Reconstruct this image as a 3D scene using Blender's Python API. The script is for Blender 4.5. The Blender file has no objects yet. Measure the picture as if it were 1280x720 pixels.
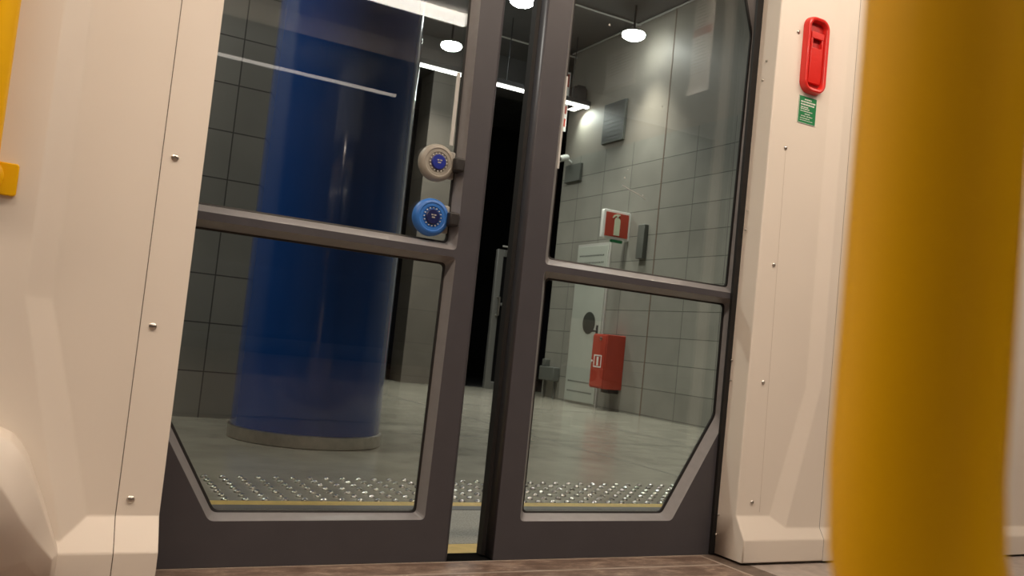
import bpy, bmesh, math, random
from mathutils import Vector, Matrix
random.seed(7)
S = bpy.context.scene
PI = math.pi

# ------------------------------------------------------------------ camera
cd = bpy.data.cameras.new('camera'); cam = bpy.data.objects.new('camera', cd)
S.collection.objects.link(cam); S.camera = cam
cd.sensor_width = 36; cd.lens = 1108.2*36/1280; cd.clip_start = .02; cd.clip_end = 100
yaw, pitch, roll = math.radians(27.944), math.radians(3.697), math.radians(5.860)
fw = Vector((math.sin(yaw)*math.cos(pitch), math.cos(yaw)*math.cos(pitch), math.sin(pitch)))
r0 = Vector((math.cos(yaw), -math.sin(yaw), 0)); u0 = r0.cross(fw)
rt = r0*math.cos(roll)+u0*math.sin(roll); up = -r0*math.sin(roll)+u0*math.cos(roll)
CAM = Vector((0, -1.986, .54))
cam.matrix_world = Matrix(((rt.x, up.x, -fw.x, CAM.x), (rt.y, up.y, -fw.y, CAM.y), (rt.z, up.z, -fw.z, CAM.z), (0, 0, 0, 1)))
cd.dof.use_dof = True; cd.dof.focus_distance = 2.6; cd.dof.aperture_fstop = 10.5

# ------------------------------------------------------------------ world, colour, main lights
w = bpy.data.worlds.new('world'); S.world = w; w.use_nodes = True
w.node_tree.nodes['Background'].inputs[0].default_value = (.5, .5, .5, 1)
w.node_tree.nodes['Background'].inputs[1].default_value = .0
S.view_settings.view_transform = 'Standard'; S.view_settings.look = 'None'
S.view_settings.exposure = 0; S.view_settings.gamma = 1; S.view_settings.use_curve_mapping = False

CARRIAGE_POWER = 20.5      # area lights added under the carriage ceiling, placed to shade panels and pole
STRIP_EMIT = 15
DOWNLIGHT_POWER = 25
WARM = (1.0, .81, .64)
def area(name, loc, sx, sy, power, col, rot=(0, 0, 0)):
    l = bpy.data.lights.new(name, 'AREA'); l.shape = 'RECTANGLE'; l.size = sx; l.size_y = sy; l.energy = power; l.color = col
    o = bpy.data.objects.new(name, l); S.collection.objects.link(o); o.location = loc; o.rotation_euler = rot
    return o
area('carriage_fill', (-.4, -2.65, 2.36), 2.4, .14, CARRIAGE_POWER*.35, WARM)
area('carriage_fill', (-1.0, -1.00, 2.36), 2.0, .14, CARRIAGE_POWER*1.15, WARM)  # added to brighten the left side of the yellow pole
area('carriage_fill', (1.9, -1.00, 2.36), 2.4, .14, CARRIAGE_POWER*1.35, WARM)

# ------------------------------------------------------------------ materials
def mat(name, col, rough=.5, metal=0, noise=0, nscale=8, emit=0, coat=0, spec=.5, bump=0, bscale=60, emitcol=None):
    m = bpy.data.materials.new(name); m.use_nodes = True; nt = m.node_tree; b = nt.nodes['Principled BSDF']
    b.inputs['Base Color'].default_value = (*col, 1); b.inputs['Roughness'].default_value = rough
    b.inputs['Metallic'].default_value = metal; b.inputs['Coat Weight'].default_value = coat
    b.inputs['Coat Roughness'].default_value = .05; b.inputs['Specular IOR Level'].default_value = spec
    if emit:
        b.inputs['Emission Color'].default_value = (*(emitcol or col), 1); b.inputs['Emission Strength'].default_value = emit
    tc = nt.nodes.new('ShaderNodeTexCoord')
    if noise:
        n = nt.nodes.new('ShaderNodeTexNoise'); n.inputs['Scale'].default_value = nscale; n.inputs['Detail'].default_value = 6
        nt.links.new(tc.outputs['Object'], n.inputs['Vector'])
        r = nt.nodes.new('ShaderNodeValToRGB'); r.color_ramp.elements[0].position = .3; r.color_ramp.elements[1].position = .7
        r.color_ramp.elements[0].color = (*[c*(1-noise) for c in col], 1); r.color_ramp.elements[1].color = (*[min(1, c*(1+noise)) for c in col], 1)
        nt.links.new(n.outputs['Fac'], r.inputs['Fac']); nt.links.new(r.outputs['Color'], b.inputs['Base Color'])
    if bump:
        n2 = nt.nodes.new('ShaderNodeTexNoise'); n2.inputs['Scale'].default_value = bscale; n2.inputs['Detail'].default_value = 4
        nt.links.new(tc.outputs['Object'], n2.inputs['Vector'])
        bp = nt.nodes.new('ShaderNodeBump'); bp.inputs['Strength'].default_value = bump; bp.inputs['Distance'].default_value = .002
        nt.links.new(n2.outputs['Fac'], bp.inputs['Height']); nt.links.new(bp.outputs['Normal'], b.inputs['Normal'])
    return m

def block_mat(name, col, mortar, axis, zoff, rowh, bw, uoff=0, rough=.6, plain_above=None):
    """Concrete blocks in straight joints; axis: which object axis runs along the wall."""
    m = mat(name, col, rough); nt = m.node_tree; b = nt.nodes['Principled BSDF']
    tc = nt.nodes.new('ShaderNodeTexCoord'); sp = nt.nodes.new('ShaderNodeSeparateXYZ'); cb = nt.nodes.new('ShaderNodeCombineXYZ')
    nt.links.new(tc.outputs['Object'], sp.inputs[0])
    a1 = nt.nodes.new('ShaderNodeMath'); a1.operation = 'ADD'; a1.inputs[1].default_value = 40*bw-uoff; nt.links.new(sp.outputs[axis], a1.inputs[0])
    a2 = nt.nodes.new('ShaderNodeMath'); a2.operation = 'ADD'; a2.inputs[1].default_value = 20*rowh-zoff; nt.links.new(sp.outputs['Z'], a2.inputs[0])
    nt.links.new(a1.outputs[0], cb.inputs['X']); nt.links.new(a2.outputs[0], cb.inputs['Y'])
    br = nt.nodes.new('ShaderNodeTexBrick'); br.offset = 0; br.squash = 1
    br.inputs['Scale'].default_value = 1; br.inputs['Brick Width'].default_value = bw; br.inputs['Row Height'].default_value = rowh
    br.inputs['Mortar Size'].default_value = .0045; br.inputs['Mortar Smooth'].default_value = .35
    br.inputs['Color1'].default_value = (*[c*.93 for c in col], 1); br.inputs['Color2'].default_value = (*[c*1.05 for c in col], 1)
    br.inputs['Mortar'].default_value = (*mortar, 1); nt.links.new(cb.outputs[0], br.inputs['Vector'])
    n = nt.nodes.new('ShaderNodeTexNoise'); n.inputs['Scale'].default_value = 3; n.inputs['Detail'].default_value = 8
    nt.links.new(tc.outputs['Object'], n.inputs['Vector'])
    mr = nt.nodes.new('ShaderNodeMapRange'); mr.inputs['To Min'].default_value = .78; mr.inputs['To Max'].default_value = 1.2
    nt.links.new(n.outputs['Fac'], mr.inputs['Value'])
    mx = nt.nodes.new('ShaderNodeMix'); mx.data_type = 'RGBA'; mx.blend_type = 'MULTIPLY'; mx.inputs['Factor'].default_value = 1
    nt.links.new(br.outputs['Color'], mx.inputs['A']); nt.links.new(mr.outputs['Result'], mx.inputs['B'])
    out = mx.outputs['Result']
    if plain_above is not None:
        gt = nt.nodes.new('ShaderNodeMath'); gt.operation = 'GREATER_THAN'; gt.inputs[1].default_value = plain_above
        nt.links.new(sp.outputs['Z'], gt.inputs[0])
        m2 = nt.nodes.new('ShaderNodeMix'); m2.data_type = 'RGBA'; nt.links.new(gt.outputs[0], m2.inputs['Factor'])
        nt.links.new(out, m2.inputs['A']); m2.inputs['B'].default_value = (col[0]*1.05, col[1]*.98, col[2]*.95, 1); out = m2.outputs['Result']
    nt.links.new(out, b.inputs['Base Color'])
    return m

def glass_mat(name, tint):
    m = bpy.data.materials.new(name); m.use_nodes = True; nt = m.node_tree
    for n in list(nt.nodes): nt.nodes.remove(n)
    o = nt.nodes.new('ShaderNodeOutputMaterial'); t = nt.nodes.new('ShaderNodeBsdfTransparent'); g = nt.nodes.new('ShaderNodeBsdfGlossy')
    t.inputs['Color'].default_value = (*tint, 1); g.inputs['Roughness'].default_value = .0
    f = nt.nodes.new('ShaderNodeFresnel'); ge = nt.nodes.new('ShaderNodeNewGeometry'); mr = nt.nodes.new('ShaderNodeMapRange')
    mr.inputs['To Min'].default_value = 1.52; mr.inputs['To Max'].default_value = 1/1.52      # same air-to-glass reflection from either side of the thin pane
    nt.links.new(ge.outputs['Backfacing'], mr.inputs['Value']); nt.links.new(mr.outputs['Result'], f.inputs['IOR'])
    mx = nt.nodes.new('ShaderNodeMixShader'); nt.links.new(f.outputs[0], mx.inputs[0]); nt.links.new(t.outputs[0], mx.inputs[1]); nt.links.new(g.outputs[0], mx.inputs[2])
    nt.links.new(mx.outputs[0], o.inputs[0]); return m

M = dict(
    panel=mat('cream_moulded_panel', (.80, .73, .65), .38, noise=.025, nscale=2.5, bump=.05, bscale=30),
    scuff=mat('pale_scuff', (.42, .42, .40), .6),
    crease=mat('panel_crease', (.62, .55, .47), .5),
    seam=mat('panel_seam', (.16, .11, .08), .8),
    frame=mat('door_grey_paint', (.068, .065, .075), .42, noise=.05, nscale=14, spec=.5),
    bead=mat('glazing_bead_grey', (.23, .222, .228), .30, coat=.1, noise=.06, nscale=40),
    rubber=mat('black_rubber', (.008, .007, .007), .55),
    glass=glass_mat('door_glass', (.965, .975, .96)),
    steel=mat('stainless_steel', (.55, .52, .48), .28, metal=1, noise=.1, nscale=30),
    yellow=mat('yellow_rail_paint', (.90, .50, .001), .42, noise=.03, nscale=10, spec=.28),
    red=mat('red_plastic', (.72, .022, .016), .35, coat=.15),
    reddark=mat('red_plastic_recess', (.42, .014, .012), .5),
    green=mat('green_label', (.015, .22, .075), .4),
    white=mat('white_print', (.78, .78, .74), .5),
    paper=mat('notice_paper', (.80, .79, .76), .45),
    print_grey=mat('notice_print', (.30, .29, .29), .5),
    btn_grey=mat('button_grey_plastic', (.33, .31, .27), .4, noise=.05, nscale=30),
    btn_blue=mat('button_blue_plastic', (.035, .17, .56), .38),
    btn_face=mat('button_face_blue', (.02, .035, .30), .3),
    btn_face_dark=mat('button_face_navy', (.012, .018, .09), .3),
    btn_plate=mat('button_plate_grey', (.42, .41, .38), .5),
    black=mat('black_plastic', (.018, .016, .016), .5),
    pillar=mat('blue_enamel_column', (.007, .05, .22), .12, coat=.6, noise=.04, nscale=2),
    platform=mat('platform_concrete', (.31, .298, .245), .2, noise=.16, nscale=5, bump=.15, bscale=120),
    coping=mat('platform_coping_granite', (.30, .29, .25), .6, noise=.35, nscale=190),
    yline=mat('yellow_line_paint', (.60, .43, .13), .5, noise=.12, nscale=30),
    gband=mat('grey_band', (.12, .12, .12), .5, noise=.1, nscale=20),
    ceil=mat('station_ceiling', (.085, .082, .078), .8, noise=.12, nscale=3),
    rail=mat('pale_ceiling_trim', (.42, .41, .38), .5),
    dark=mat('passage_darkness', (.010, .010, .010), .9),  # the unlit dark of the passage is put into this colour
    metaldoor=mat('pale_green_grey_door', (.42, .44, .39), .42, noise=.05, nscale=4),
    hole=mat('vent_hole', (.03, .03, .03), .8),
    doorglass=mat('dark_porthole', (.045, .048, .04), .35),
    firered=mat('fire_cabinet_red', (.42, .052, .028), .42, noise=.06, nscale=8),
    cream=mat('photoluminescent_cream', (.62, .66, .48), .5),
    vent=mat('dark_vent_panel', (.05, .052, .047), .5),
    greybox=mat('grey_box', (.12, .125, .11), .6),
    camwhite=mat('camera_white', (.7, .7, .66), .4),
    alum=mat('door_aluminium', (.28, .28, .26), .4, metal=.6),
    strip=mat('light_diffuser', (1, .93, .84), .5, emit=STRIP_EMIT, emitcol=(1, .92, .82)),
    strip2=mat('light_diffuser_soft', (1, .93, .84), .5, emit=8, emitcol=(1, .86, .70)),
    cove=mat('cove_diffuser', (1, .93, .84), .5, emit=3.2, emitcol=(1, .93, .86)),
    tube=mat('platform_tube', (1, 1, 1), .5, emit=6, emitcol=(.98, 1, .93)),
    bowl=mat('downlight_bowl', (1, 1, 1), .5, emit=40, emitcol=(.95, 1, .97)),
    seatblue=mat('dark_seat_fabric', (.012, .016, .035), .8, noise=.3, nscale=40),
    window=mat('dark_carriage_window', (.004, .004, .005), .3),
    edge=mat('bright_line_white', (.62, .62, .60), .45),
    border=mat('pale_floor_strip', (.38, .31, .26), .45, noise=.1, nscale=20),
    fgrey=mat('grey_floor_vinyl', (.36, .31, .28), .5, noise=.15, nscale=30),
    sill=mat('door_sill_black', (.008, .008, .008), .95, spec=0),
)
# train floor: brown mottled vinyl with streaks along the carriage
def floor_mat():
    m = mat('brown_floor_vinyl', (.2, .14, .11), .42); nt = m.node_tree; b = nt.nodes['Principled BSDF']
    tc = nt.nodes.new('ShaderNodeTexCoord'); mp = nt.nodes.new('ShaderNodeMapping'); mp.inputs['Scale'].default_value = (6, 13, 5)
    n = nt.nodes.new('ShaderNodeTexNoise'); n.inputs['Scale'].default_value = 2.2; n.inputs['Detail'].default_value = 10; n.inputs['Roughness'].default_value = .78
    mp.inputs['Rotation'].default_value = (0, 0, .25)
    nt.links.new(tc.outputs['Object'], mp.inputs[0]); nt.links.new(mp.outputs[0], n.inputs['Vector'])
    r = nt.nodes.new('ShaderNodeValToRGB'); e = r.color_ramp.elements
    e[0].position = .36; e[0].color = (.11, .072, .055, 1); e[1].position = .66; e[1].color = (.46, .35, .27, 1)
    x = e.new(.5); x.color = (.20, .14, .11, 1)
    nt.links.new(n.outputs['Fac'], r.inputs['Fac']); nt.links.new(r.outputs['Color'], b.inputs['Base Color'])
    return m
M['floor'] = floor_mat()
M['floorb'] = mat('brown_floor_edge_slab', (.13, .095, .075), .5, noise=.35, nscale=30)
M['block_r'] = block_mat('side_wall_blocks', (.27, .262, .228), (.085, .085, .072), 'Y', .232, .2733, .555, .05, .55, 2.96)
M['block_l'] = block_mat('far_wall_blocks', (.235, .225, .20), (.06, .055, .05), 'X', .207, .2835, .60, .30, .6)
M['block_b'] = block_mat('back_wall_blocks', (.165, .145, .122), (.12, .105, .09), 'X', .45, .42, .9, .1, .6)

# ------------------------------------------------------------------ helpers
def link(o): S.collection.objects.link(o); return o
def tag(o, label=None, cat=None, group=None, kind=None):
    if label: o['label'] = label
    if cat: o['category'] = cat
    if group: o['group'] = group
    if kind: o['kind'] = kind
    return o
def empty(name, loc=(0, 0, 0)):
    o = bpy.data.objects.new(name, None); o.location = loc; o.empty_display_size = .05; return link(o)
def B(): return bmesh.new()
def done(name, bm, m, parent=None, smooth=False, bevel=0, seg=2, angle=35, kind=None):
    bmesh.ops.recalc_face_normals(bm, faces=bm.faces[:])
    me = bpy.data.meshes.new(name); bm.to_mesh(me); bm.free()
    o = bpy.data.objects.new(name, me); link(o); me.materials.append(m)
    if parent is not None:
        o.parent = parent
        o.matrix_parent_inverse = Matrix.Translation(parent.location).inverted() if parent.parent is None else parent.matrix_parent_inverse.copy()
        if parent.parent is not None: o.matrix_parent_inverse = Matrix.Identity(4)
    if bevel:
        bv = o.modifiers.new('bevel', 'BEVEL'); bv.width = bevel; bv.segments = seg; bv.limit_method = 'ANGLE'; bv.angle_limit = math.radians(angle)
    if smooth or bevel:
        for p in me.polygons: p.use_smooth = True
        me.set_sharp_from_angle(angle=math.radians(angle if not bevel else 60))
    if kind: o['kind'] = kind
    return o
def box(bm, x0, x1, y0, y1, z0, z1):
    v = [bm.verts.new(p) for p in ((x0, y0, z0), (x1, y0, z0), (x1, y1, z0), (x0, y1, z0), (x0, y0, z1), (x1, y0, z1), (x1, y1, z1), (x0, y1, z1))]
    for f in ((0, 3, 2, 1), (4, 5, 6, 7), (0, 1, 5, 4), (1, 2, 6, 5), (2, 3, 7, 6), (3, 0, 4, 7)): bm.faces.new([v[i] for i in f])
    return bm
def bx(*a): return box(B(), *a)
def prism(bm, pts, d, axis='y'):
    """pts: outline (a,b); extruded along axis from d[0] to d[1]."""
    mk = {'y': lambda a, b, t: (a, t, b), 'x': lambda a, b, t: (t, a, b), 'z': lambda a, b, t: (a, b, t)}[axis]
    v0 = [bm.verts.new(mk(a, b, d[0])) for a, b in pts]; v1 = [bm.verts.new(mk(a, b, d[1])) for a, b in pts]
    n = len(pts)
    for i in range(n): bm.faces.new((v0[i], v0[(i+1) % n], v1[(i+1) % n], v1[i]))
    bm.faces.new(v0); bm.faces.new(v1[::-1]); return bm
def loft(bm, loops, cap0=True, cap1=True):
    vs = [[bm.verts.new(p) for p in l] for l in loops]; n = len(loops[0])
    for a, b in zip(vs, vs[1:]):
        for i in range(n): bm.faces.new((a[i], a[(i+1) % n], b[(i+1) % n], b[i]))
    if cap0: bm.faces.new(vs[0])
    if cap1: bm.faces.new(vs[-1][::-1])
    return bm
def tube(bm, pts, r, n=20):
    pts = [Vector(p) for p in pts]; loops = []; ref = None
    for i, p in enumerate(pts):
        t = (pts[min(i+1, len(pts)-1)]-pts[max(i-1, 0)]).normalized()
        if ref is None:
            ref = t.orthogonal().normalized()
        ref = (ref-t*ref.dot(t)).normalized(); b = t.cross(ref)
        loops.append([p+ref*math.cos(2*PI*k/n)*r+b*math.sin(2*PI*k/n)*r for k in range(n)])
    return loft(bm, loops)
def disc_stack(bm, c, prof, n=32, axis='z'):
    """lathe: prof = [(radius, offset along axis)]"""
    loops = []
    for r, h in prof:
        l = []
        for k in range(n):
            a = 2*PI*k/n; p, q = math.cos(a)*r, math.sin(a)*r
            l.append({'z': (c[0]+p, c[1]+q, c[2]+h), 'y': (c[0]+p, c[1]+h, c[2]+q), 'x': (c[0]+h, c[1]+p, c[2]+q)}[axis])
        loops.append(l)
    return loft(bm, loops)
def rrect(x0, x1, z0, z1, r, n=6):
    out = []
    for cx, cz, a0 in ((x1-r, z1-r, 0), (x0+r, z1-r, 90), (x0+r, z0+r, 180), (x1-r, z0+r, 270)):
        for k in range(n+1):
            a = math.radians(a0+90*k/n); out.append((cx+r*math.cos(a), cz+r*math.sin(a)))
    return out
def round_poly(pts, r, n=4):
    out = []; N = len(pts)
    for i in range(N):
        p = Vector(pts[i]); a = Vector(pts[i-1])-p; b = Vector(pts[(i+1) % N])-p
        la, lb = a.length, b.length; rr = min(r, la*.4, lb*.4); s = p+a/la*rr; e = p+b/lb*rr
        for k in range(n+1):
            t = k/n; out.append(tuple((1-t)**2*s+2*t*(1-t)*p+t*t*e))
    return out
def copy_tree(o, parent=None):
    c = o.copy(); link(c)
    if parent is not None: c.parent = parent
    for ch in list(o.children): copy_tree(ch, c)
    return c

# ================================================================== STATION SHELL
ZP = -.06
XW = 5.683
fl = done('floor', bx(-5, 9, .41, 12.5, ZP-.3, ZP), M['platform'], kind='structure')
done('trim_1', bx(-5, 9, .205, .26, ZP-.3, ZP-.001), M['rubber'], kind='structure')
done('trim_2', bx(-5, 9, .26, .41, ZP-.3, ZP+.0005), M['yline'], kind='structure')
done('trim_3', bx(-5, XW, .41, .885, ZP, ZP+.0012), M['coping'], kind='structure')
done('trim_4', bx(-5, XW, .885, .947, ZP, ZP+.003), M['gband'], kind='structure')
done('trim_5', bx(-5, XW, .947, 1.012, ZP, ZP+.003), M['yline'], kind='structure')
# floor joints
jb = B()
for (xa, ya, xb, yb) in ((5.55, 5.62, 2.75, 1.55), (3.225, 3.35, 2.757, 1.777)):
    pass
box(jb, 1.2, XW, 5.64, 5.652, ZP, ZP+.0012)
for xa in (3.10, 4.35): box(jb, xa, xa+.007, 1.6, 8.4, ZP, ZP+.001)
for ya in (3.1,): box(jb, 1.9, XW, ya, ya+.006, ZP, ZP+.001)
done('trim_6', jb, M['gband'], kind='structure')
done('ceiling', bx(-5, 9, .3, 12.5, 4.36, 4.5), M['ceil'], kind='structure')
done('wall_left', bx(-5, 1.93, 3.42, 3.8, ZP, 4.36), M['block_l'], kind='structure')
wr = done('wall_right', bx(XW, XW+.35, -1, 7.66, ZP, 4.36), M['block_r'], kind='structure')
eb = B(); box(eb, XW-.003, XW, 5.585, 5.60, ZP, 4.36)
done('expansion_joint', eb, M['seam'], wr)
done('wall_back', bx(4.12, 4.83, 8.5, 8.9, ZP, 3.95), M['block_b'], kind='structure')
done('wall_bulkhead', bx(1.93, 9, 8.45, 8.9, 3.95, 4.36), M['ceil'], kind='structure')
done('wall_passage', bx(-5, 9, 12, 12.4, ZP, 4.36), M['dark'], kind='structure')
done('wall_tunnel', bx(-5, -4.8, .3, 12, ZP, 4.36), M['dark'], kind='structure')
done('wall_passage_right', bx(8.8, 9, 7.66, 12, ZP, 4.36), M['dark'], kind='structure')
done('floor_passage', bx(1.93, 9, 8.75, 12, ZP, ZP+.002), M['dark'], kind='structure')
# pale thin trims in the ceiling
for i, (a, b) in enumerate((((4.1, 6.24, 4.33), (XW, 6.24, 4.33)), ((3.6, 7.60, 4.28), (XW, 7.60, 4.28)), ((5.655, 5.0, 4.335), (5.655, 7.66, 4.335)))):
    done('trim_%d' % (7+i), tube(B(), [a, b], .011, 8), M['rail'], kind='structure')

# ------------------------------------------------------------------ blue pillar
pl = tag(empty('pillar', (1.318, 2.640, ZP)), 'thick round glossy blue pillar with a steel ring at its foot, behind the left door', 'pillar')
R = .383
done('shaft', disc_stack(B(), (1.318, 2.64, 0), [(R, ZP+.02), (R, 4.36)], 96), M['pillar'], pl, smooth=True)
done('base_ring', disc_stack(B(), (1.318, 2.64, 0), [(R+.004, ZP), (R+.012, ZP+.004), (R+.012, ZP+.062), (R+.003, ZP+.066)], 96), M['steel'], pl, smooth=True)

# ------------------------------------------------------------------ tactile studs
sb = disc_stack(B(), (0, 0, 0), [(.0135, 0), (.013, .003), (.0105, .0063), (.006, .0086), (.0015, .0094)], 14)
M['stud'] = mat('polished_stud_steel', (.62, .60, .56), .16, metal=1)
stud0 = done('tactile_stud', sb, M['stud'], smooth=True)
rows = ['nearest the yellow line', 'second from the yellow line', 'third from the yellow line', 'fourth from the yellow line',
        'fifth from the yellow line', 'sixth from the yellow line', 'farthest from the yellow line']
first = True
for j in range(7):
    y = 1.035+j*.0695
    for i in range(38):
        x = .42+i*.0665
        o = stud0 if first else link(stud0.copy()); first = False
        o.location = (x, y, ZP)
        tag(o, 'small round steel floor stud in the tactile row '+rows[j], 'floor stud', 'steel studs in the row '+rows[j])

# ------------------------------------------------------------------ things on the side wall
# service door, parallel to the wall
sd = empty('door_3', (XW, 6.745, ZP)); sd['kind'] = 'structure'
done('door_frame', prism(B(), [(6.405, ZP), (7.09, ZP), (7.09, 1.83), (6.405, 1.83)], (XW-.02, XW), 'x'), M['rail'], sd, bevel=.003)
done('door_leaf', prism(B(), [(6.43, ZP+.03), (7.065, ZP+.03), (7.065, 1.80), (6.43, 1.80)], (XW-.032, XW-.02), 'x'), M['metaldoor'], sd, bevel=.003)
vb = B()
for z in (1.60, 1.685, .20, .085):
    for k in range(15):
        y = 6.50+k*.0355; box(vb, XW-.034, XW-.0322, y, y+.016, z-.009, z+.009)
done('vent_holes', vb, M['hole'], sd)
done('porthole', disc_stack(B(), (XW-.031, 6.68, .893), [(.128, 0), (.128, -.006), (.118, -.008)], 40, 'x'), M['doorglass'], sd, smooth=True)
hb = tube(B(), [(XW-.035, 6.50, .80), (XW-.075, 6.50, .80), (XW-.075, 6.58, .80)], .011, 10)
box(hb, XW-.036, XW-.031, 6.48, 6.52, .73, .87)
done('door_handle', hb, M['black'], sd)
done('red_tag', bx(XW-.036, XW-.0325, 6.66, 6.80, 1.335, 1.375), M['firered'], sd)

# fire hose cabinet
fc = tag(empty('fire_cabinet', (XW, 6.10, .18)), 'red metal fire cabinet on the tiled wall beside the pale door', 'fire cabinet')
done('cabinet_body', bx(XW-.245, XW, 5.965, 6.225, .175, .765), M['firered'], fc, bevel=.006)
done('cabinet_door', bx(XW-.257, XW-.247, 5.972, 6.218, .19, .75), M['firered'], fc, bevel=.003)
ic = B()
def ring_yz(bm, x0, x1, y0, y1, z0, z1, t):
    box(bm, x0, x1, y0, y1, z0, z0+t); box(bm, x0, x1, y0, y1, z1-t, z1); box(bm, x0, x1, y0, y0+t, z0+t, z1-t); box(bm, x0, x1, y1-t, y1, z0+t, z1-t)
ring_yz(ic, XW-.260, XW-.257, 6.02, 6.165, .40, .535, .012)
box(ic, XW-.260, XW-.257, 6.078, 6.108, .42, .515)
done('hydrant_symbol', ic, M['white'], fc)
hk = bx(XW-.268, XW-.257, 6.185, 6.205, .455, .475); done('latch', hk, M['white'], fc, bevel=.003)
lk = disc_stack(B(), (XW-.257, 6.06, .715), [(.018, 0), (.018, -.01), (.012, -.014)], 16, 'x'); done('lock', lk, M['steel'], fc, smooth=True)
done('cabinet_foot', bx(XW-.13, XW, 6.02, 6.17, .13, .176), M['black'], fc, bevel=.004)

# extinguisher flag sign (faces the train)
fs = tag(empty('fire_extinguisher_sign', (XW, 6.11, 1.82)), 'square red sign with cream extinguisher symbol sticking out from the wall', 'sign')
sx0, sx1, sz0, sz1 = 5.322, XW, 1.815, 2.135
done('sign_box', prism(B(), rrect(sx0, sx1, sz0, sz1, .02), (6.085, 6.135), 'y'), M['white'], fs, bevel=.003)
done('red_face', bx(sx0+.028, sx1-.028, 6.081, 6.085, sz0+.028, sz1-.028), M['firered'], fs)
e = B(); cx, cz = (sx0+sx1)/2, (sz0+sz1)/2
prism(e, [(cx-.036, cz-.115), (cx+.04, cz-.115), (cx+.04, cz+.055), (cx+.028, cz+.075), (cx+.014, cz+.085), (cx-.012, cz+.085), (cx-.026, cz+.075), (cx-.036, cz+.055)], (6.077, 6.081))
prism(e, [(cx-.008, cz+.08), (cx+.012, cz+.08), (cx+.012, cz+.1), (cx+.04, cz+.112), (cx+.03, cz+.122), (cx-.015, cz+.122), (cx-.05, cz+.105), (cx-.066, cz+.075), (cx-.052, cz+.075), (cx-.036, cz+.094), (cx-.008, cz+.102)], (6.077, 6.081))
done('extinguisher_symbol', e, M['cream'], fs)
done('lower_lip', bx(5.46, 5.60, 6.09, 6.13, sz0-.03, sz0), M['green'], fs)

o = done('wall_bracket', bx(XW-.055, XW, 5.74, 5.86, 1.61, 1.985), M['greybox'], bevel=.006)
tag(o, 'narrow dark grey vertical plate on the wall right of the extinguisher sign', 'bracket')
# dark vent
vt = tag(empty('vent_panel', (XW, 6.6, 3.0)), 'dark rectangular vent panel high on the station wall', 'vent')
done('vent_frame', bx(XW-.03, XW, 6.355, 6.80, 3.02, 3.50), M['greybox'], vt, bevel=.004)
vb = B()
for k in range(9): prism(vb, [(XW-.0315, 3.045+k*.05), (XW-.03, 3.045+k*.05), (XW-.03, 3.09+k*.05)], (6.37, 6.785), 'y')
done('vent_blades', vb, M['vent'], vt)
# loudspeaker
ls = tag(empty('floodlight', (XW, 7.33, 3.6)), 'dark floodlight box on the wall by the tube light, lighting the blocks below', 'lamp')
done('lamp_body', bx(XW-.17, XW-.03, 7.22, 7.48, 3.55, 3.79), M['black'], ls, bevel=.015)
done('mounting_arm', bx(XW-.03, XW, 7.30, 7.40, 3.60, 3.74), M['black'], ls, bevel=.004)
fin = B()
for k in range(4): box(fin, XW-.16, XW-.05, 7.235+k*.065, 7.265+k*.065, 3.79, 3.815)
done('cooling_fins', fin, M['black'], ls)
done('glowing_face', bx(XW-.15, XW-.05, 7.24, 7.46, 3.545, 3.55), M['cove'], ls)
fl_ = area('flood_glow', (XW-.11, 7.30, 3.53), .10, .20, 5, (.90, 1, .93), (math.radians(-30), 0, 0)); fl_.data.spread = math.radians(130)
# camera
ca = tag(empty('security_camera', (XW, 7.45, 2.86)), 'small white security camera over a grey box that stands for its shadow, high on the wall', 'camera')
done('camera_body', tube(B(), [(XW-.08, 7.47, 2.95), (XW-.22, 7.42, 2.90)], .04, 16), M['camwhite'], ca, smooth=True)
done('lens_hood', tube(B(), [(XW-.215, 7.422, 2.902), (XW-.235, 7.415, 2.895)], .032, 16), M['black'], ca, smooth=True)
done('shadow_box', bx(XW-.04, XW, 7.20, 7.55, 2.64, 2.86), M['greybox'], ca, bevel=.005)  # grey box modelled in place of the camera's shadow
done('camera_arm', tube(B(), [(XW, 7.48, 2.90), (XW-.1, 7.46, 2.935)], .015, 10), M['camwhite'], ca, smooth=True)
# low socket box with conduits
sk = tag(empty('socket_box', (XW, 7.45, .2)), 'dark grey socket box low on the wall left of the pale door', 'socket box')
done('box_body', bx(XW-.09, XW, 7.27, 7.62, .16, .33), M['greybox'], sk, bevel=.01)
done('box_cap', bx(XW-.07, XW, 7.52, 7.60, .33, .42), M['greybox'], sk, bevel=.01)
for yy in (7.34, 7.58): done('conduit', tube(B(), [(XW-.02, yy, .16), (XW-.02, yy, ZP)], .012, 8), M['greybox'], sk)

# glazed door in the dark passage, standing open
gd = empty('door_4', (5.35, 8.5, ZP)); gd['kind'] = 'structure'
fb = B()
box(fb, 5.30, 5.39, 8.5, 8.56, ZP, 1.80); box(fb, 5.82, 5.90, 8.5, 8.56, ZP, 1.80); box(fb, 5.39, 5.82, 8.5, 8.56, 1.71, 1.80); box(fb, 5.39, 5.82, 8.5, 8.56, ZP, ZP+.1)
box(fb, 5.39, 5.82, 8.5, 8.56, 1.05, 1.09)
done('door_frame', fb, M['alum'], gd, bevel=.005)
done('pane', bx(5.39, 5.82, 8.525, 8.535, ZP+.1, 1.71), M['window'], gd)
done('door_handle', tube(B(), [(5.36, 8.5, .92), (5.36, 8.44, .92), (5.36, 8.44, 1.16), (5.36, 8.5, 1.16)], .014, 8), M['steel'], gd)
done('lock_plate', bx(5.50, 5.58, 8.49, 8.5, 1.18, 1.42), M['rail'], gd)
done('closer_bar', tube(B(), [(5.34, 8.46, 1.84), (5.75, 8.46, 1.84)], .012, 8), M['rail'], gd)

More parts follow.
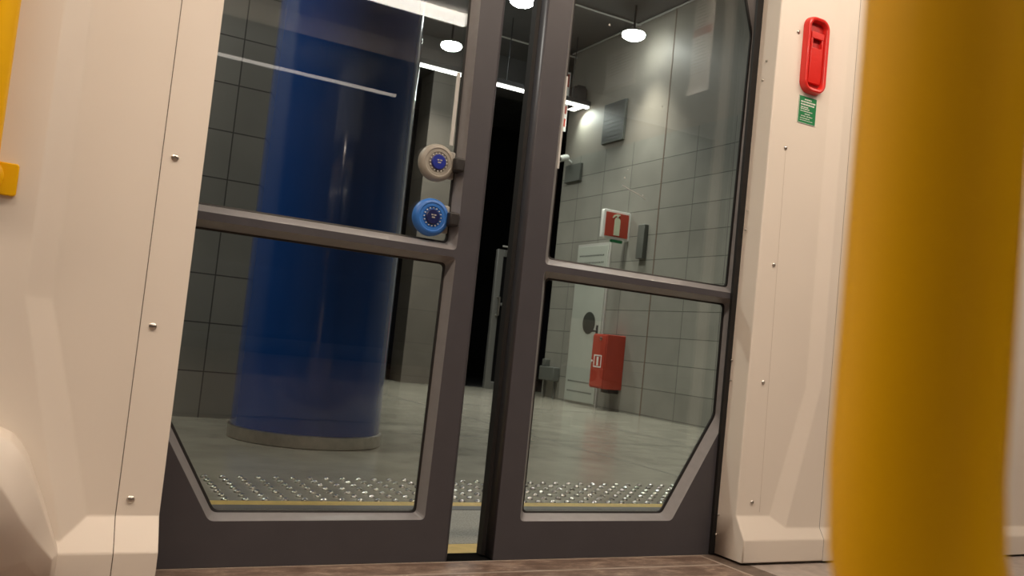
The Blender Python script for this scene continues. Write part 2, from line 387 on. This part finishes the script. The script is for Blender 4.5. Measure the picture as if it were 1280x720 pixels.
# hanging banner behind the middle stile
bn = tag(empty('hanging_sign', (5.45, 7.3, 4.0)), 'narrow white vertical sign with red blocks at the edge of the right door pane', 'sign')
done('sign_board', bx(5.385, 5.49, 7.38, 7.40, 3.24, 3.99), M['paper'], bn, bevel=.003)
rb = B()
for z0, z1 in ((3.80, 3.96), (3.46, 3.56), (3.30, 3.40)): box(rb, 5.405, 5.475, 7.376, 7.38, z0, z1)
done('red_marks', rb, M['firered'], bn)
done('hanger', tube(B(), [(5.44, 7.39, 3.99), (5.44, 7.39, 4.36)], .008, 8), M['black'], bn)

# ------------------------------------------------------------------ station lights
def downlight(x, y, label, pw=1.0, spread=120):
    z = 4.0
    t = tag(empty('pendant_lamp', (x, y, 4.36)), label, 'lamp')
    done('lamp_rod', tube(B(), [(x, y, 4.36), (x, y, z+.09)], .012, 8), M['black'], t)
    done('lamp_housing', disc_stack(B(), (x, y, z), [(.03, .10), (.06, .09), (.10, .065), (.124, .052), (.124, .045)], 32), M['greybox'], t, smooth=True)
    done('glowing_bowl', disc_stack(B(), (x, y, z), [(.122, .045), (.126, .03), (.118, .008), (.09, -.010), (.045, -.020), (.01, -.022)], 32), M['bowl'], t, smooth=True)
    l = bpy.data.lights.new('lamp_light', 'AREA'); l.shape = 'DISK'; l.size = .22; l.energy = DOWNLIGHT_POWER*pw; l.color = (1, .98, .88); l.spread = math.radians(spread)
    lo = bpy.data.objects.new('lamp_light', l); link(lo); lo.location = (x, y, z-.07)
downlight(5.34, 5.87, 'bright round pendant lamp seen through the right door, close to the side wall', .45, 80)
downlight(3.96, 5.89, 'bright round pendant lamp seen in the gap between the doors')
downlight(3.98, 7.69, 'bright round pendant lamp right of the blue pillar')
downlight(2.58, 4.5, 'round pendant lamp hidden above and behind the blue pillar', .6, 110)
downlight(4.35, 3.4, 'added round pendant lamp out of view, nearest the door end of the side wall', .85, 100)  # this lamp and the next are added to light the platform floor
downlight(3.6, 1.2, 'added round pendant lamp out of view above the platform edge by the right door', .45, 70)
downlight(-.95, 2.3, 'round pendant lamp out of view at the left end of the platform', 2.3, 160)
tl = tag(empty('tube_light', (4.5, 7.15, 3.54)), 'long thin tube light hanging across the end of the platform', 'light')
done('tube', bx(3.15, 5.64, 7.12, 7.18, 3.52, 3.545), M['tube'], tl, bevel=.006)
done('light_housing', bx(3.14, 5.65, 7.10, 7.20, 3.547, 3.60), M['black'], tl, bevel=.004)
for x in (3.4, 4.5, 5.4): done('hanger', tube(B(), [(x, 7.15, 3.6), (x, 7.15, 4.36)], .006, 6), M['black'], tl)
area('tube_glow', (4.4, 7.15, 3.51), 2.4, .06, 3.5, (1, .97, .88))

# ================================================================== TRAIN DOORS
def leaf(name, x0, x1, panes, edge_side):
    """panes: list of (outer outline at y=0, inner outline at y=.03)"""
    root = empty(name, ((x0+x1)/2, .02, .006)); root['kind'] = 'structure'
    # front plate with holes, made as a filled 2D curve
    cu = bpy.data.curves.new(name, 'CURVE'); cu.dimensions = '2D'; cu.fill_mode = 'BOTH'; cu.extrude = .0225
    polys = [[(x0, .002), (x1, .002), (x1, 1.95), (x0, 1.95)]]+[p[0] for p in panes]
    for pts in polys:
        s = cu.splines.new('POLY'); s.points.add(len(pts)-1); s.use_cyclic_u = True
        for q, (a, b) in zip(s.points, pts): q.co = (a, b, 0, 1)
    tmp = bpy.data.objects.new('tmp', cu); link(tmp)
    me = bpy.data.meshes.new_from_object(tmp.evaluated_get(bpy.context.evaluated_depsgraph_get()))
    bpy.data.objects.remove(tmp)
    bm = B(); bm.from_mesh(me)
    for v in bm.verts: v.co = Vector((v.co.x, .0225-v.co.z, v.co.y))
    bmesh.ops.remove_doubles(bm, verts=bm.verts, dist=1e-5)
    f = done('door_frame', bm, M['frame'], root)
    for k, (po, pi, gy) in enumerate(panes):
        bm = B(); n = len(po)
        loops = [[(a, 0.0, b) for a, b in po], [(a, .0035, b) for a, b in [(pa+(qa-pa)*.12, pb+(qb-pb)*.12) for (pa, pb), (qa, qb) in zip(po, pi)]], [(a, gy-.003, b) for a, b in pi]]
        loft(bm, loops, False, False)
        done('glazing_bead', bm, M['bead'], root)
        bm = B()
        cxm = sum(a for a, b in pi)/n; czm = sum(b for a, b in pi)/n
        out = [(cxm+(a-cxm)*1.0, czm+(b-czm)*1.0) for a, b in pi]
        inn = []
        for a, b in pi:
            d = Vector((a-cxm, b-czm)); inn.append((a-.0045*(1 if d.x > 0 else -1), b-.0045*(1 if d.y > 0 else -1)))
        loft(bm, [[(a, gy-.003, b) for a, b in out], [(a, gy-.001, b) for a, b in inn], [(a, gy+.004, b) for a, b in inn], [(a, gy+.004, b) for a, b in out]], False, False)
        done('rubber_gasket', bm, M['rubber'], root)
        bm = B(); prism(bm, pi, (gy, gy+.006), 'y'); done('pane', bm, M['glass'], root)
    return root
# outlines; left leaf visible right part, full leaf runs into the wall pocket
LLo = round_poly([(.200, .40), (.379, .100), (.881, .102), (.890, .741), (.200, .741)], .012)
LLi = round_poly([(.213, .413), (.390, .112), (.870, .112), (.878, .727), (.213, .727)], .012)
LUo = round_poly([(.200, .7585), (.889, .7585), (.879, 1.80), (.300, 1.80), (.200, 1.56)], .012)
LUi = round_poly([(.213, .776), (.877, .776), (.867, 1.786), (.31, 1.786), (.213, 1.56)], .012)
d1 = leaf('door_1', .125, .9455, [(LLo, LLi, .035), (LUo, LUi, .035)], 1)
RLo = round_poly([(1.145, .098), (1.632, .098), (1.796, .385), (1.796, .741), (1.142, .741)], .012)
RLi = round_poly([(1.167, .112), (1.621, .112), (1.786, .395), (1.786, .727), (1.167, .727)], .012)
RUo = round_poly([(1.142, .7585), (1.800, .7585), (1.812, 1.56), (1.735, 1.80), (1.150, 1.80)], .012)
RUi = round_poly([(1.168, .776), (1.790, .776), (1.802, 1.555), (1.725, 1.786), (1.172, 1.786)], .012)
d2 = leaf('door_2', 1.078, 1.90, [(RLo, RLi, .035), (RUo, RUi, .035)], -1)
# closing edges
prismL = prism(B(), [(.9455, .0005), (.953, .006), (.960, .020), (.962, .030), (.9455, .044)], (.002, 1.95), 'z')
done('edge_profile', prismL, M['frame'], d1)
done('rubber_seal', prism(B(), [(.9455, .0445), (.962, .031), (.970, .040), (.972, .060), (.9455, .078)], (.002, 1.95), 'z'), M['rubber'], d1)
done('rubber_seal', prism(B(), [(1.0785, .046), (1.070, .052), (1.068, .074), (1.078, .086), (1.10, .086), (1.10, .046)], (.002, 1.95), 'z'), M['rubber'], d2)
done('bright_line_strip', bx(  .854, .8625, .030, .0345, 1.02, 1.205), M['edge'], d1)  # these strips stand in for bright upright lines on the glass
done('bright_line_strip', bx(1.1665, 1.1735, .030, .0345, 1.02, 1.27), M['edge'], d2)
sc = tube(B(), [(1.383, .0345, 1.0137), (1.405, .0345, 1.006), (1.4254, .0345, 1.0008), (1.4454, .0345, .9952), (1.4688, .0345, .9855)], .0011, 5)
for (x, z, q) in ((1.3887, 1.035, .0035), (1.3968, 1.059, .002), (1.4941, 1.2601, .003), (1.2903, 1.4446, .004), (1.455, .997, .002)):
    prism(sc, [(x-q, z-q*.6), (x+q*.8, z-q*.8), (x+q*.5, z+q*.4), (x-q*.1, z+q)], (.0335, .0345))
done('scuff_marks', sc, M['scuff'], d2)
# marks on the leaves
def button(z, ring, face, label, ringname):
    t = empty(ringname, (.8205, .03, z)); t.parent = d1
    t.matrix_parent_inverse = Matrix.Translation(d1.location).inverted(); t['label'] = label
    c = (.8205, 0, z)
    def add(n, bm, m, **k):
        o = done(n, bm, m, None, **k); o.parent = t
        o.matrix_parent_inverse = (Matrix.Translation(t.location)).inverted(); return o
    add('base_plate', bx(.79, .872, .026, .034, z-.034, z+.036), M['btn_plate'], bevel=.004)
    add('button_rim', disc_stack(B(), c, [(.045, .033), (.0465, .028), (.0465, .020), (.0445, .013), (.039, .0085), (.035, .008), (.033, .0095), (.026, .0095), (.0255, .012), (.004, .012)], 48, 'y'), ring, smooth=True)
    add('button_face', disc_stack(B(), c, [(.0185, .0125), (.0185, .0065), (.0165, .0045), (.004, .004)], 36, 'y'), face, smooth=True)
    db = B()
    for k in range(16):
        a = 2*PI*k/16; disc_stack(db, (.8205+math.cos(a)*.0222, 0, z+math.sin(a)*.0222), [(.0014, .0122), (.0014, .0080)], 8, 'y')
    add('raised_dots', db, M['white'])
    tb = B()
    for dx, dz, ww, hh in ((-.006, .003, .005, .003), (.001, .003, .006, .003), (-.004, -.003, .008, .003)): box(tb, .8205+dx, .8205+dx+ww,   .0033, .0042, z+dz, z+dz+hh)
    add('face_marking', tb, M['btn_plate'])
    add('side_bracket', bx(.858, .884, -.010, .030, z-.016, z+.018), M['black'], bevel=.005, seg=3)
button(.9675, M['btn_grey'], M['btn_face'], 'grey round door button with blue centre', 'door_button')
button(.832, M['btn_blue'], M['btn_face_dark'], 'blue round door button with dark blue centre', 'door_button')

# ================================================================== CARRIAGE SHELL
done('floor_carriage', bx(-3.5, 9, -3.31, -.004, -.05, 0), M['floor'], kind='structure')
bb = B(); box(bb, .30, 1.735, -.107, -.098, 0, .0010); box(bb, 1.738, 1.747, -.60, -.004, 0, .0010)
done('trim_10', bb, M['border'], kind='structure')
bb = B(); box(bb, 1.747, 1.822, -.60, -.004, 0, .0009)
done('trim_14', bb, M['floorb'], kind='structure')
bb = B(); box(bb, 1.824, 9, -3.3, -.004, 0, .001)
done('trim_11', bb, M['fgrey'], kind='structure')
done('trim_12', bx(.2, 1.86, -.006, -.0005, -.03, .0012), M['border'], kind='structure')   # bright sill edge
done('trim_13', bx(.2, 1.86, -.0005, .092, -.05, -.003), M['sill'], kind='structure')
done('ceiling_carriage', prism(B(), [(0, 2.30), (-.5, 2.42), (-3.36, 2.42), (-3.36, 2.5), (0, 2.5)], (-3.5, 9), 'x'), M['panel'], kind='structure')
done('wall_opposite', bx(-3.5, 9, -3.36, -3.31, -.05, 2.5), M['panel'], kind='structure')
done('wall_end', bx(-3.55, -3.5, -3.36, 0, -.05, 2.5), M['window'], kind='structure')
done('wall_far_end', bx(9, 9.05, -3.36, 0, -.05, 2.5), M['window'], kind='structure')
for k, xa in enumerate((-3.2, -.9, 1.4, 3.7, 6.0)):
    wn = empty('window_%d' % (k+1), (xa+1.1, -3.30, .8)); wn['kind'] = 'structure'
    done('pane', bx(xa, xa+2.29, -3.309, -3.300, .80, 2.28), M['window'], wn)
    done('window_frame', bx(xa-.005, xa+2.295, -3.3095, -3.305, .78, 2.30), M['black'], wn)
# benches along the opposite side
for k, xa in enumerate((-3.0, .3, 3.6)):
    bs = tag(empty('bench_seat', (xa+1.5, -3.1, 0)), ('leftmost', 'middle', 'farthest right')[k]+' dark bench seat along the far side of the carriage', 'bench', 'bench seats opposite the doors')
    done('seat', bx(xa, xa+3.0, -3.28, -2.82, .36, .44), M['seatblue'], bs, bevel=.03)
    done('backrest', bx(xa, xa+3.0, -3.295, -3.22, .44, .86), M['seatblue'], bs, bevel=.03)
    done('seat_base', bx(xa+.1, xa+2.9, -3.28, -2.95, 0, .36), M['fgrey'], bs, bevel=.01)
# ceiling light bands
cl = tag(empty('ceiling_light', (-.5, -2.65, 2.4)), 'wide bright light band along the carriage ceiling, mirrored in the left door glass', 'ceiling light')
done('diffuser', bx(.4, 2.03, -2.72, -2.58, 2.395, 2.42), M['strip'], cl)
cl = tag(empty('ceiling_light', (-.5, -1.0, 2.4)), 'unseen light band added along the carriage ceiling above the doorway', 'ceiling light')  # unseen band, added to light the carriage by the doors
done('diffuser', bx(-2.4, 3.4, -1.07, -.93, 2.395, 2.42), M['strip2'], cl)
cl = tag(empty('cove_light', (-.5, -3.3, 2.06)), 'thin dim light line above the far windows, mirrored in the left door glass', 'ceiling light')
done('diffuser', bx(-3.2, 1.86, -3.298, -3.288, 2.045, 2.063), M['cove'], cl)

# ------------------------------------------------------------------ panels either side of the door
XC = 2.023
def side_panel(name, mirror):
    X = (lambda x: XC-x) if mirror else (lambda x: x)
    A, Bf, L = -.085, (-.118 if mirror else -.105), (-.135 if mirror else -.125)
    xc = 1.790 if not mirror else XC-.266
    root = empty(name, (X(xc), A, 0)); root['kind'] = 'structure'
    def mesh(nm, quads, bevel=.004):
        bm = B(); cache = {}
        def V(p):
            k = tuple(round(c, 4) for c in p)
            if k not in cache: cache[k] = bm.verts.new((X(p[0]), p[1], p[2]))
            return cache[k]
        for q in quads:
            try: bm.faces.new([V(p) for p in q])
            except ValueError: pass
        return done(nm, bm, M['panel'], root, bevel=bevel, seg=4, angle=8)
    zt = 2.31
    if mirror: kx0, kx1, zk = 1.998, 2.043, .54; bx0, bx1 = 1.888, 1.930
    else: kx0, kx1, zk = 2.019, 2.062, .505; bx0, bx1 = 1.914, 1.962
    s = 1.837 if mirror else 2.098            # panel joint
    zA, zB, zF = .130, .100, .070
    g = .0015
    if not mirror:
        q = [
            [(xc, -.002, .008), (xc, A, .008), (xc, A, zA), (xc, -.002, zA)], [(xc, -.002, zA), (xc, A, zA), (xc+.012, A, zt), (xc+.012, -.002, zt)],
            [(xc, A, .008), (xc, A, zA), (xc, L, zF), (xc, L, .008)],
            [(xc, A, zA), (bx0, A, zA), (kx0, A, zk), (kx0, A, zt), (xc+.012, A, zt)],
            [(bx0, A, zA), (bx1, Bf, zB), (kx1, Bf, zk+.01), (kx0, A, zk)],
            [(kx0, A, zk), (kx1, Bf, zk+.01), (kx1, Bf, zt), (kx0, A, zt)],
            [(bx1, Bf, zB), (s, Bf, zB), (s, Bf, zt), (kx1, Bf, zt), (kx1, Bf, zk+.01)],
            [(xc, A, zA), (xc, L, zF), (bx1, L, zF), (bx1, Bf, zB), (bx0, A, zA)],
            [(bx1, L, zF), (s, L, zF), (s, Bf, zB), (bx1, Bf, zB)],
            [(xc, L, zF), (xc, L, .008), (bx1, L, .008), (bx1, L, zF)], [(bx1, L, .008), (s, L, .008), (s, L, zF), (bx1, L, zF)],
            [(xc, L, .008), (xc, -.002, .008), (s, -.002, .008), (s, L, .008), (bx1, L, .008)],
        ]
        mesh('door_side_panel', q)
        e = 9.0
        q = [[(s+g, Bf, zB), (e, Bf, zB), (e, Bf, zt), (s+g, Bf, zt)], [(s+g, L, zF), (e, L, zF), (e, Bf, zB), (s+g, Bf, zB)],
             [(s+g, L, .008), (e, L, .008), (e, L, zF), (s+g, L, zF)]]
        mesh('side_panel', q)
        gb = prism(B(), [(L+.003, .01), (L+.003, zF-.001), (Bf+.003, zB-.001), (Bf+.003, zt), (-.01, zt), (-.01, .01)], (s-.001, s+g+.001), 'x')
        done('panel_joint', gb, M['seam'], root)
        done('panel_joint', prism(B(), [(1.876, .14), (1.8772, .14), (1.862, 1.2), (1.8608, 1.2)], (A-.0004, A+.001), 'y'), M['crease'], root)
    else:
        q = [
            [(xc, -.002, .008), (xc, A, .008), (xc, A, zt), (xc, -.002, zt)],
            [(xc, A, .008), (xc, A, zA), (xc, L, zF), (xc, L, .008)],
            [(xc, A, zA), (s, A, zA), (s, A, zt), (xc, A, zt)],
            [(xc, A, zA), (xc, L, zF), (s, L, zF), (s, A, zA)],
            [(xc, L, zF), (xc, L, .008), (s, L, .008), (s, L, zF)],
        ]
        mesh('door_side_panel', q, .003)
        e = 5.2
        q = [
            [(s+g, A, zA), (bx0, A, zA), (kx0, A, zk), (kx0, A, zt), (s+g, A, zt)],
            [(bx0, A, zA), (bx1, Bf, zB-.01), (kx1, Bf, zk), (kx0, A, zk)],
            [(kx0, A, zk), (kx1, Bf, zk), (kx1, Bf, zt), (kx0, A, zt)],
            [(bx1, Bf, zB-.01), (e, Bf, zB-.01), (e, Bf, zt), (kx1, Bf, zt), (kx1, Bf, zk)],
            [(s+g, A, zA), (s+g, L, zF), (bx1, L, zF), (bx1, Bf, zB-.01), (bx0, A, zA)],
            [(bx1, L, zF), (e, L, zF), (e, Bf, zB-.01), (bx1, Bf, zB-.01)],
            [(s+g, L, zF), (s+g, L, .008), (e, L, .008), (e, L, zF), (bx1, L, zF)],
        ]
        mesh('side_panel', q)
        gb = prism(B(), [(L+.003, .01), (L+.003, zF-.001), (A+.003, zA-.001), (A+.003, zt), (-.01, zt), (-.01, .01)], (XC-s-g-.001, XC-s+.001), 'x')
        done('panel_joint', gb, M['seam'], root)
    return root
pr = side_panel('wall_door_right', False)
pl2 = side_panel('wall_door_left', True)
def screw(parent, loc, axis='y', r=.0048):
    s = -1
    c = loc
    o = done('screw', disc_stack(B(), c, [(r*1.25, 0), (r*1.25, s*.001), (r, s*.0026), (r*.45, s*.0036), (r*.4, s*.002), (r*.1, s*.002)], 16, axis), M['steel'], parent, smooth=True)
for x, z in ((1.873, 1.545), (1.860, 1.194), (1.852, .849), (1.849, .509), (1.845, .168)): screw(pr, (x, -.0855, z))
screw(pr, (2.165, -.1055, .17))
for y, z in ((-.026, 1.002), (-.026, .945), (-.016, .563), (-.017, .505), (-.015, .119), (-.012, .062)): screw(pr, (1.7895, y, z), 'x', .0028)
for y, z in ((-.046, 1.448), (-.036, 1.392)): screw(pr, (1.796, y, z), 'x', .0028)
for x, z in ((.210, .848), (.209, .505), (.209, .162)): screw(pl2, (x, -.0855, z), r=.006)
# black gaskets at the jambs
done('jamb_gasket', bx(1.776, 1.800, -.010, .0, .006, 1.95), M['rubber'], pr)
done('jamb_gasket', bx(.245, .270, -.010, .0, .006, 1.95), M['rubber'], pl2)
done('wall_header', bx(.1, 1.95, -.085, -.001, 1.95, 2.35), M['panel'], kind='structure')
done('wall_carriage_skin', bx(-3.5, .12, .09, .11, -.05, 2.5), M['frame'], kind='structure')
done('wall_carriage_skin', bx(1.92, 9, .09, .11, -.05, 2.5), M['frame'], kind='structure')

# ------------------------------------------------------------------ seat moulding at lower left
sm = tag(empty('seat_shell', (-.2, -.15, 0)), 'cream moulded seat base with a rounded shoulder at the lower left', 'seat')
po = [(-.9, .300), (-.06, .302), (-.032, .300), (-.010, .290), (.006, .273), (.020, .252), (.036, .215), (.055, .170), (.072, .125), (.089, .080), (.089, .006), (-.9, .006)]
pi = [(-.9, .232), (-.075, .235), (-.050, .233), (-.028, .224), (-.012, .208), (.002, .188), (.022, .155), (.040, .128), (.058, .104), (.080, .076), (.080, .006), (-.9, .006)]
yf = lambda b: -.145-.10*min(1, max(0, (b-.006)/.16))
bm = loft(B(), [[(a, -.1185, b) for a, b in po], [(a, min(-.140, yf(b)+.035), b-.004) for a, b in po], [(a, yf(b), b) for a, b in pi]], True, False)
bm2 = loft(bm, [[(a, yf(b), b) for a, b in pi], [(a-.02, yf(b)+.006, max(b-.03, .006)) for a, b in pi], [(a-.16, yf(b)+.035, max(b-.10, .006)) for a, b in pi]], False, True)
bmesh.ops.remove_doubles(bm2, verts=bm2.verts, dist=1e-5)
done('seat_side', bm2, M['panel'], sm, bevel=.006, seg=3, angle=20)

# ------------------------------------------------------------------ emergency handle + label
eh = tag(empty('emergency_handle', (1.945, -.09, 1.36)), 'red recessed emergency door handle on the cream panel', 'emergency handle')
xo0, xo1, zo0, zo1 = 1.893, 1.985, 1.372, 1.602
def shell(bm, steps, r):
    loops = [[(a, y, b) for a, b in rrect(xo0+i, xo1-i, zo0+i, zo1-i, max(r-i, .006), 8)] for i, y in steps]
    return loft(bm, loops, False, True)
done('housing', shell(B(), [(-.001, -.0855), (0, -.095), (.003, -.103), (.007, -.105), (.012, -.104), (.015, -.100), (.0165, -.0875)], .034), M['red'], eh, smooth=True)
lv = B()
xm0, xm1 = xo0+.022, xo1-.022
prism(lv, [(-.088, 1.402), (-.097, 1.402), (-.099, 1.420), (-.0995, 1.508), (-.088, 1.512)], (xm0, xm1), 'x')
prism(lv, [(-.094, 1.536), (-.1005, 1.536), (-.1005, 1.556), (-.094, 1.557)], (xm0-.001, xm1+.001), 'x')
box(lv, xm0-.0005, xm0+.006, -.0995, -.088, 1.507, 1.540); box(lv, xm1-.006, xm1+.0005, -.0995, -.088, 1.507, 1.540)
done('lever', lv, M['red'], eh, bevel=.0012)
done('recess_floor', prism(B(), rrect(xo0+.016, xo1-.016, zo0+.016, zo1-.016, .02), (-.0892, -.0878), 'y'), M['reddark'], eh)
lb = tag(empty('instruction_label', (1.936, -.0858, 1.28)), 'small green sticker with white lines of text under the red handle', 'label')
done('sticker', bx(1.897, 1.969, -.0866, -.0853, 1.280, 1.362), M['green'], lb)
tb = B(); rr = random.Random(3)
for z, x0_, x1_, h in ((1.352, .022, .050, .0032), (1.3445, .008, .066, .0042), (1.3365, .008, .064, .004), (1.3285, .008, .040, .0028), (1.323, .008, .046, .0028), (1.3165, .008, .056, .0022),
                       (1.309, .026, .050, .0022), (1.302, .012, .030, .0022), (1.302, .034, .058, .0022), (1.295, .008, .048, .002), (1.289, .008, .062, .0016)):
    x = 1.897+x0_
    while x < 1.897+x1_-.002:
        wl = rr.uniform(.004, .011); xe = min(x+wl, 1.897+x1_); box(tb, x, xe, -.0870, -.0866, z-h/2, z+h/2); x = xe+.0016
done('text_lines', tb, M['white'], lb)
fr = B()
for q in ((1.897, 1.969, 1.280, 1.2812), (1.897, 1.969, 1.3608, 1.362), (1.897, 1.8982, 1.2812, 1.3608), (1.9678, 1.969, 1.2812, 1.3608)): box(fr, q[0], q[1], -.0869, -.0866, q[2], q[3])
done('sticker_border', fr, M['white'], lb)

# ------------------------------------------------------------------ yellow handrails
hr = tag(empty('handrail', (-.11, -.11, .745)), 'yellow handrail with a square wall plate at the upper left', 'handrail')
pts = [(-.114, -.124, .750), (-.114, -.136, .751), (-.114, -.154, .762), (-.114, -.164, .785), (-.114, -.170, .815), (-.114, -.170, 1.2), (-.114, -.170, 2.25)]
done('rail_tube', tube(B(), pts, .025, 28), M['yellow'], hr, smooth=True)
done('wall_plate', prism(B(), rrect(-.150, -.057, .718, .778, .006), (-.128, -.119), 'y'), M['yellow'], hr, bevel=.002)
done('collar', disc_stack(B(), (-.114, -.128, .750), [(.034, 0), (.034, -.003), (.029, -.008), (.026, -.009)], 32, 'y'), M['yellow'], hr, smooth=True)
gp = tag(empty('grab_pole', (.173, -1.856, .5)), 'thick yellow grab pole close in the foreground at the right', 'grab pole')
zb, Rb = .522, .13
dx, dy = .602, -.798
base = Vector((.1735, -1.8555, 0))
pts = [base+Vector((0, 0, z)) for z in (2.41, 1.6, 1.0, .8, .65, .58, .55, zb)]
for k in range(1, 13):
    a = math.radians(7.5*k); pts.append(base+Vector((dx*Rb*(1-math.cos(a)), dy*Rb*(1-math.cos(a)), zb-Rb*math.sin(a))))
for s in (.04, .10, .2): pts.append(base+Vector((dx*(Rb+s), dy*(Rb+s), zb-Rb)))
done('pole_tube', tube(B(), pts, .0178, 48), M['yellow'], gp, smooth=True)
e2 = base+Vector((dx*(Rb+.2), dy*(Rb+.2), zb-Rb))
done('pole_foot', tube(B(), [e2, (e2.x, e2.y, .40), (e2.x, e2.y, 0)], .03, 24), M['steel'], gp, smooth=True)

# ------------------------------------------------------------------ notices hanging in the carriage (seen mirrored in the right door)
def notice(x, y0, y1, z0, z1, label, band):
    t = tag(empty('hanging_notice', (x, (y0+y1)/2, z1)), label, 'notice', 'paper notices hanging from the carriage ceiling')
    done('sheet', bx(x-.002, x+.002, y0, y1, z0, z1), M['paper'], t)
    lb_ = B(); z = z1-.03
    while z > z0+.08:
        if not (band and abs(z-band) < .03): box(lb_, x-.003, x-.002, y0+.015, y1-.015-rr.random()*.04, z-.004, z)
        z -= .017
    done('text_lines', lb_, M['print_grey'], t)
    if band: done('red_band', bx(x-.0032, x-.002, y0+.004, y1-.004, band-.02, band+.02), M['firered'], t)
    done('holder', bx(x-.006, x+.006, y0-.004, y1+.004, z0-.012, z0+.012), M['steel'], t)
    done('hanger', tube(B(), [(x, (y0+y1)/2, z1), (x, (y0+y1)/2, 2.42)], .004, 6), M['steel'], t)
notice(2.7, -1.386, -1.244, 1.865, 2.38, 'white notice with a red band, mirrored at the top right of the right door', 2.165)
notice(2.7, -2.15, -1.86, 2.03, 2.25, 'wide pale notice with text lines, mirrored near the pendant lamp in the right door', None)
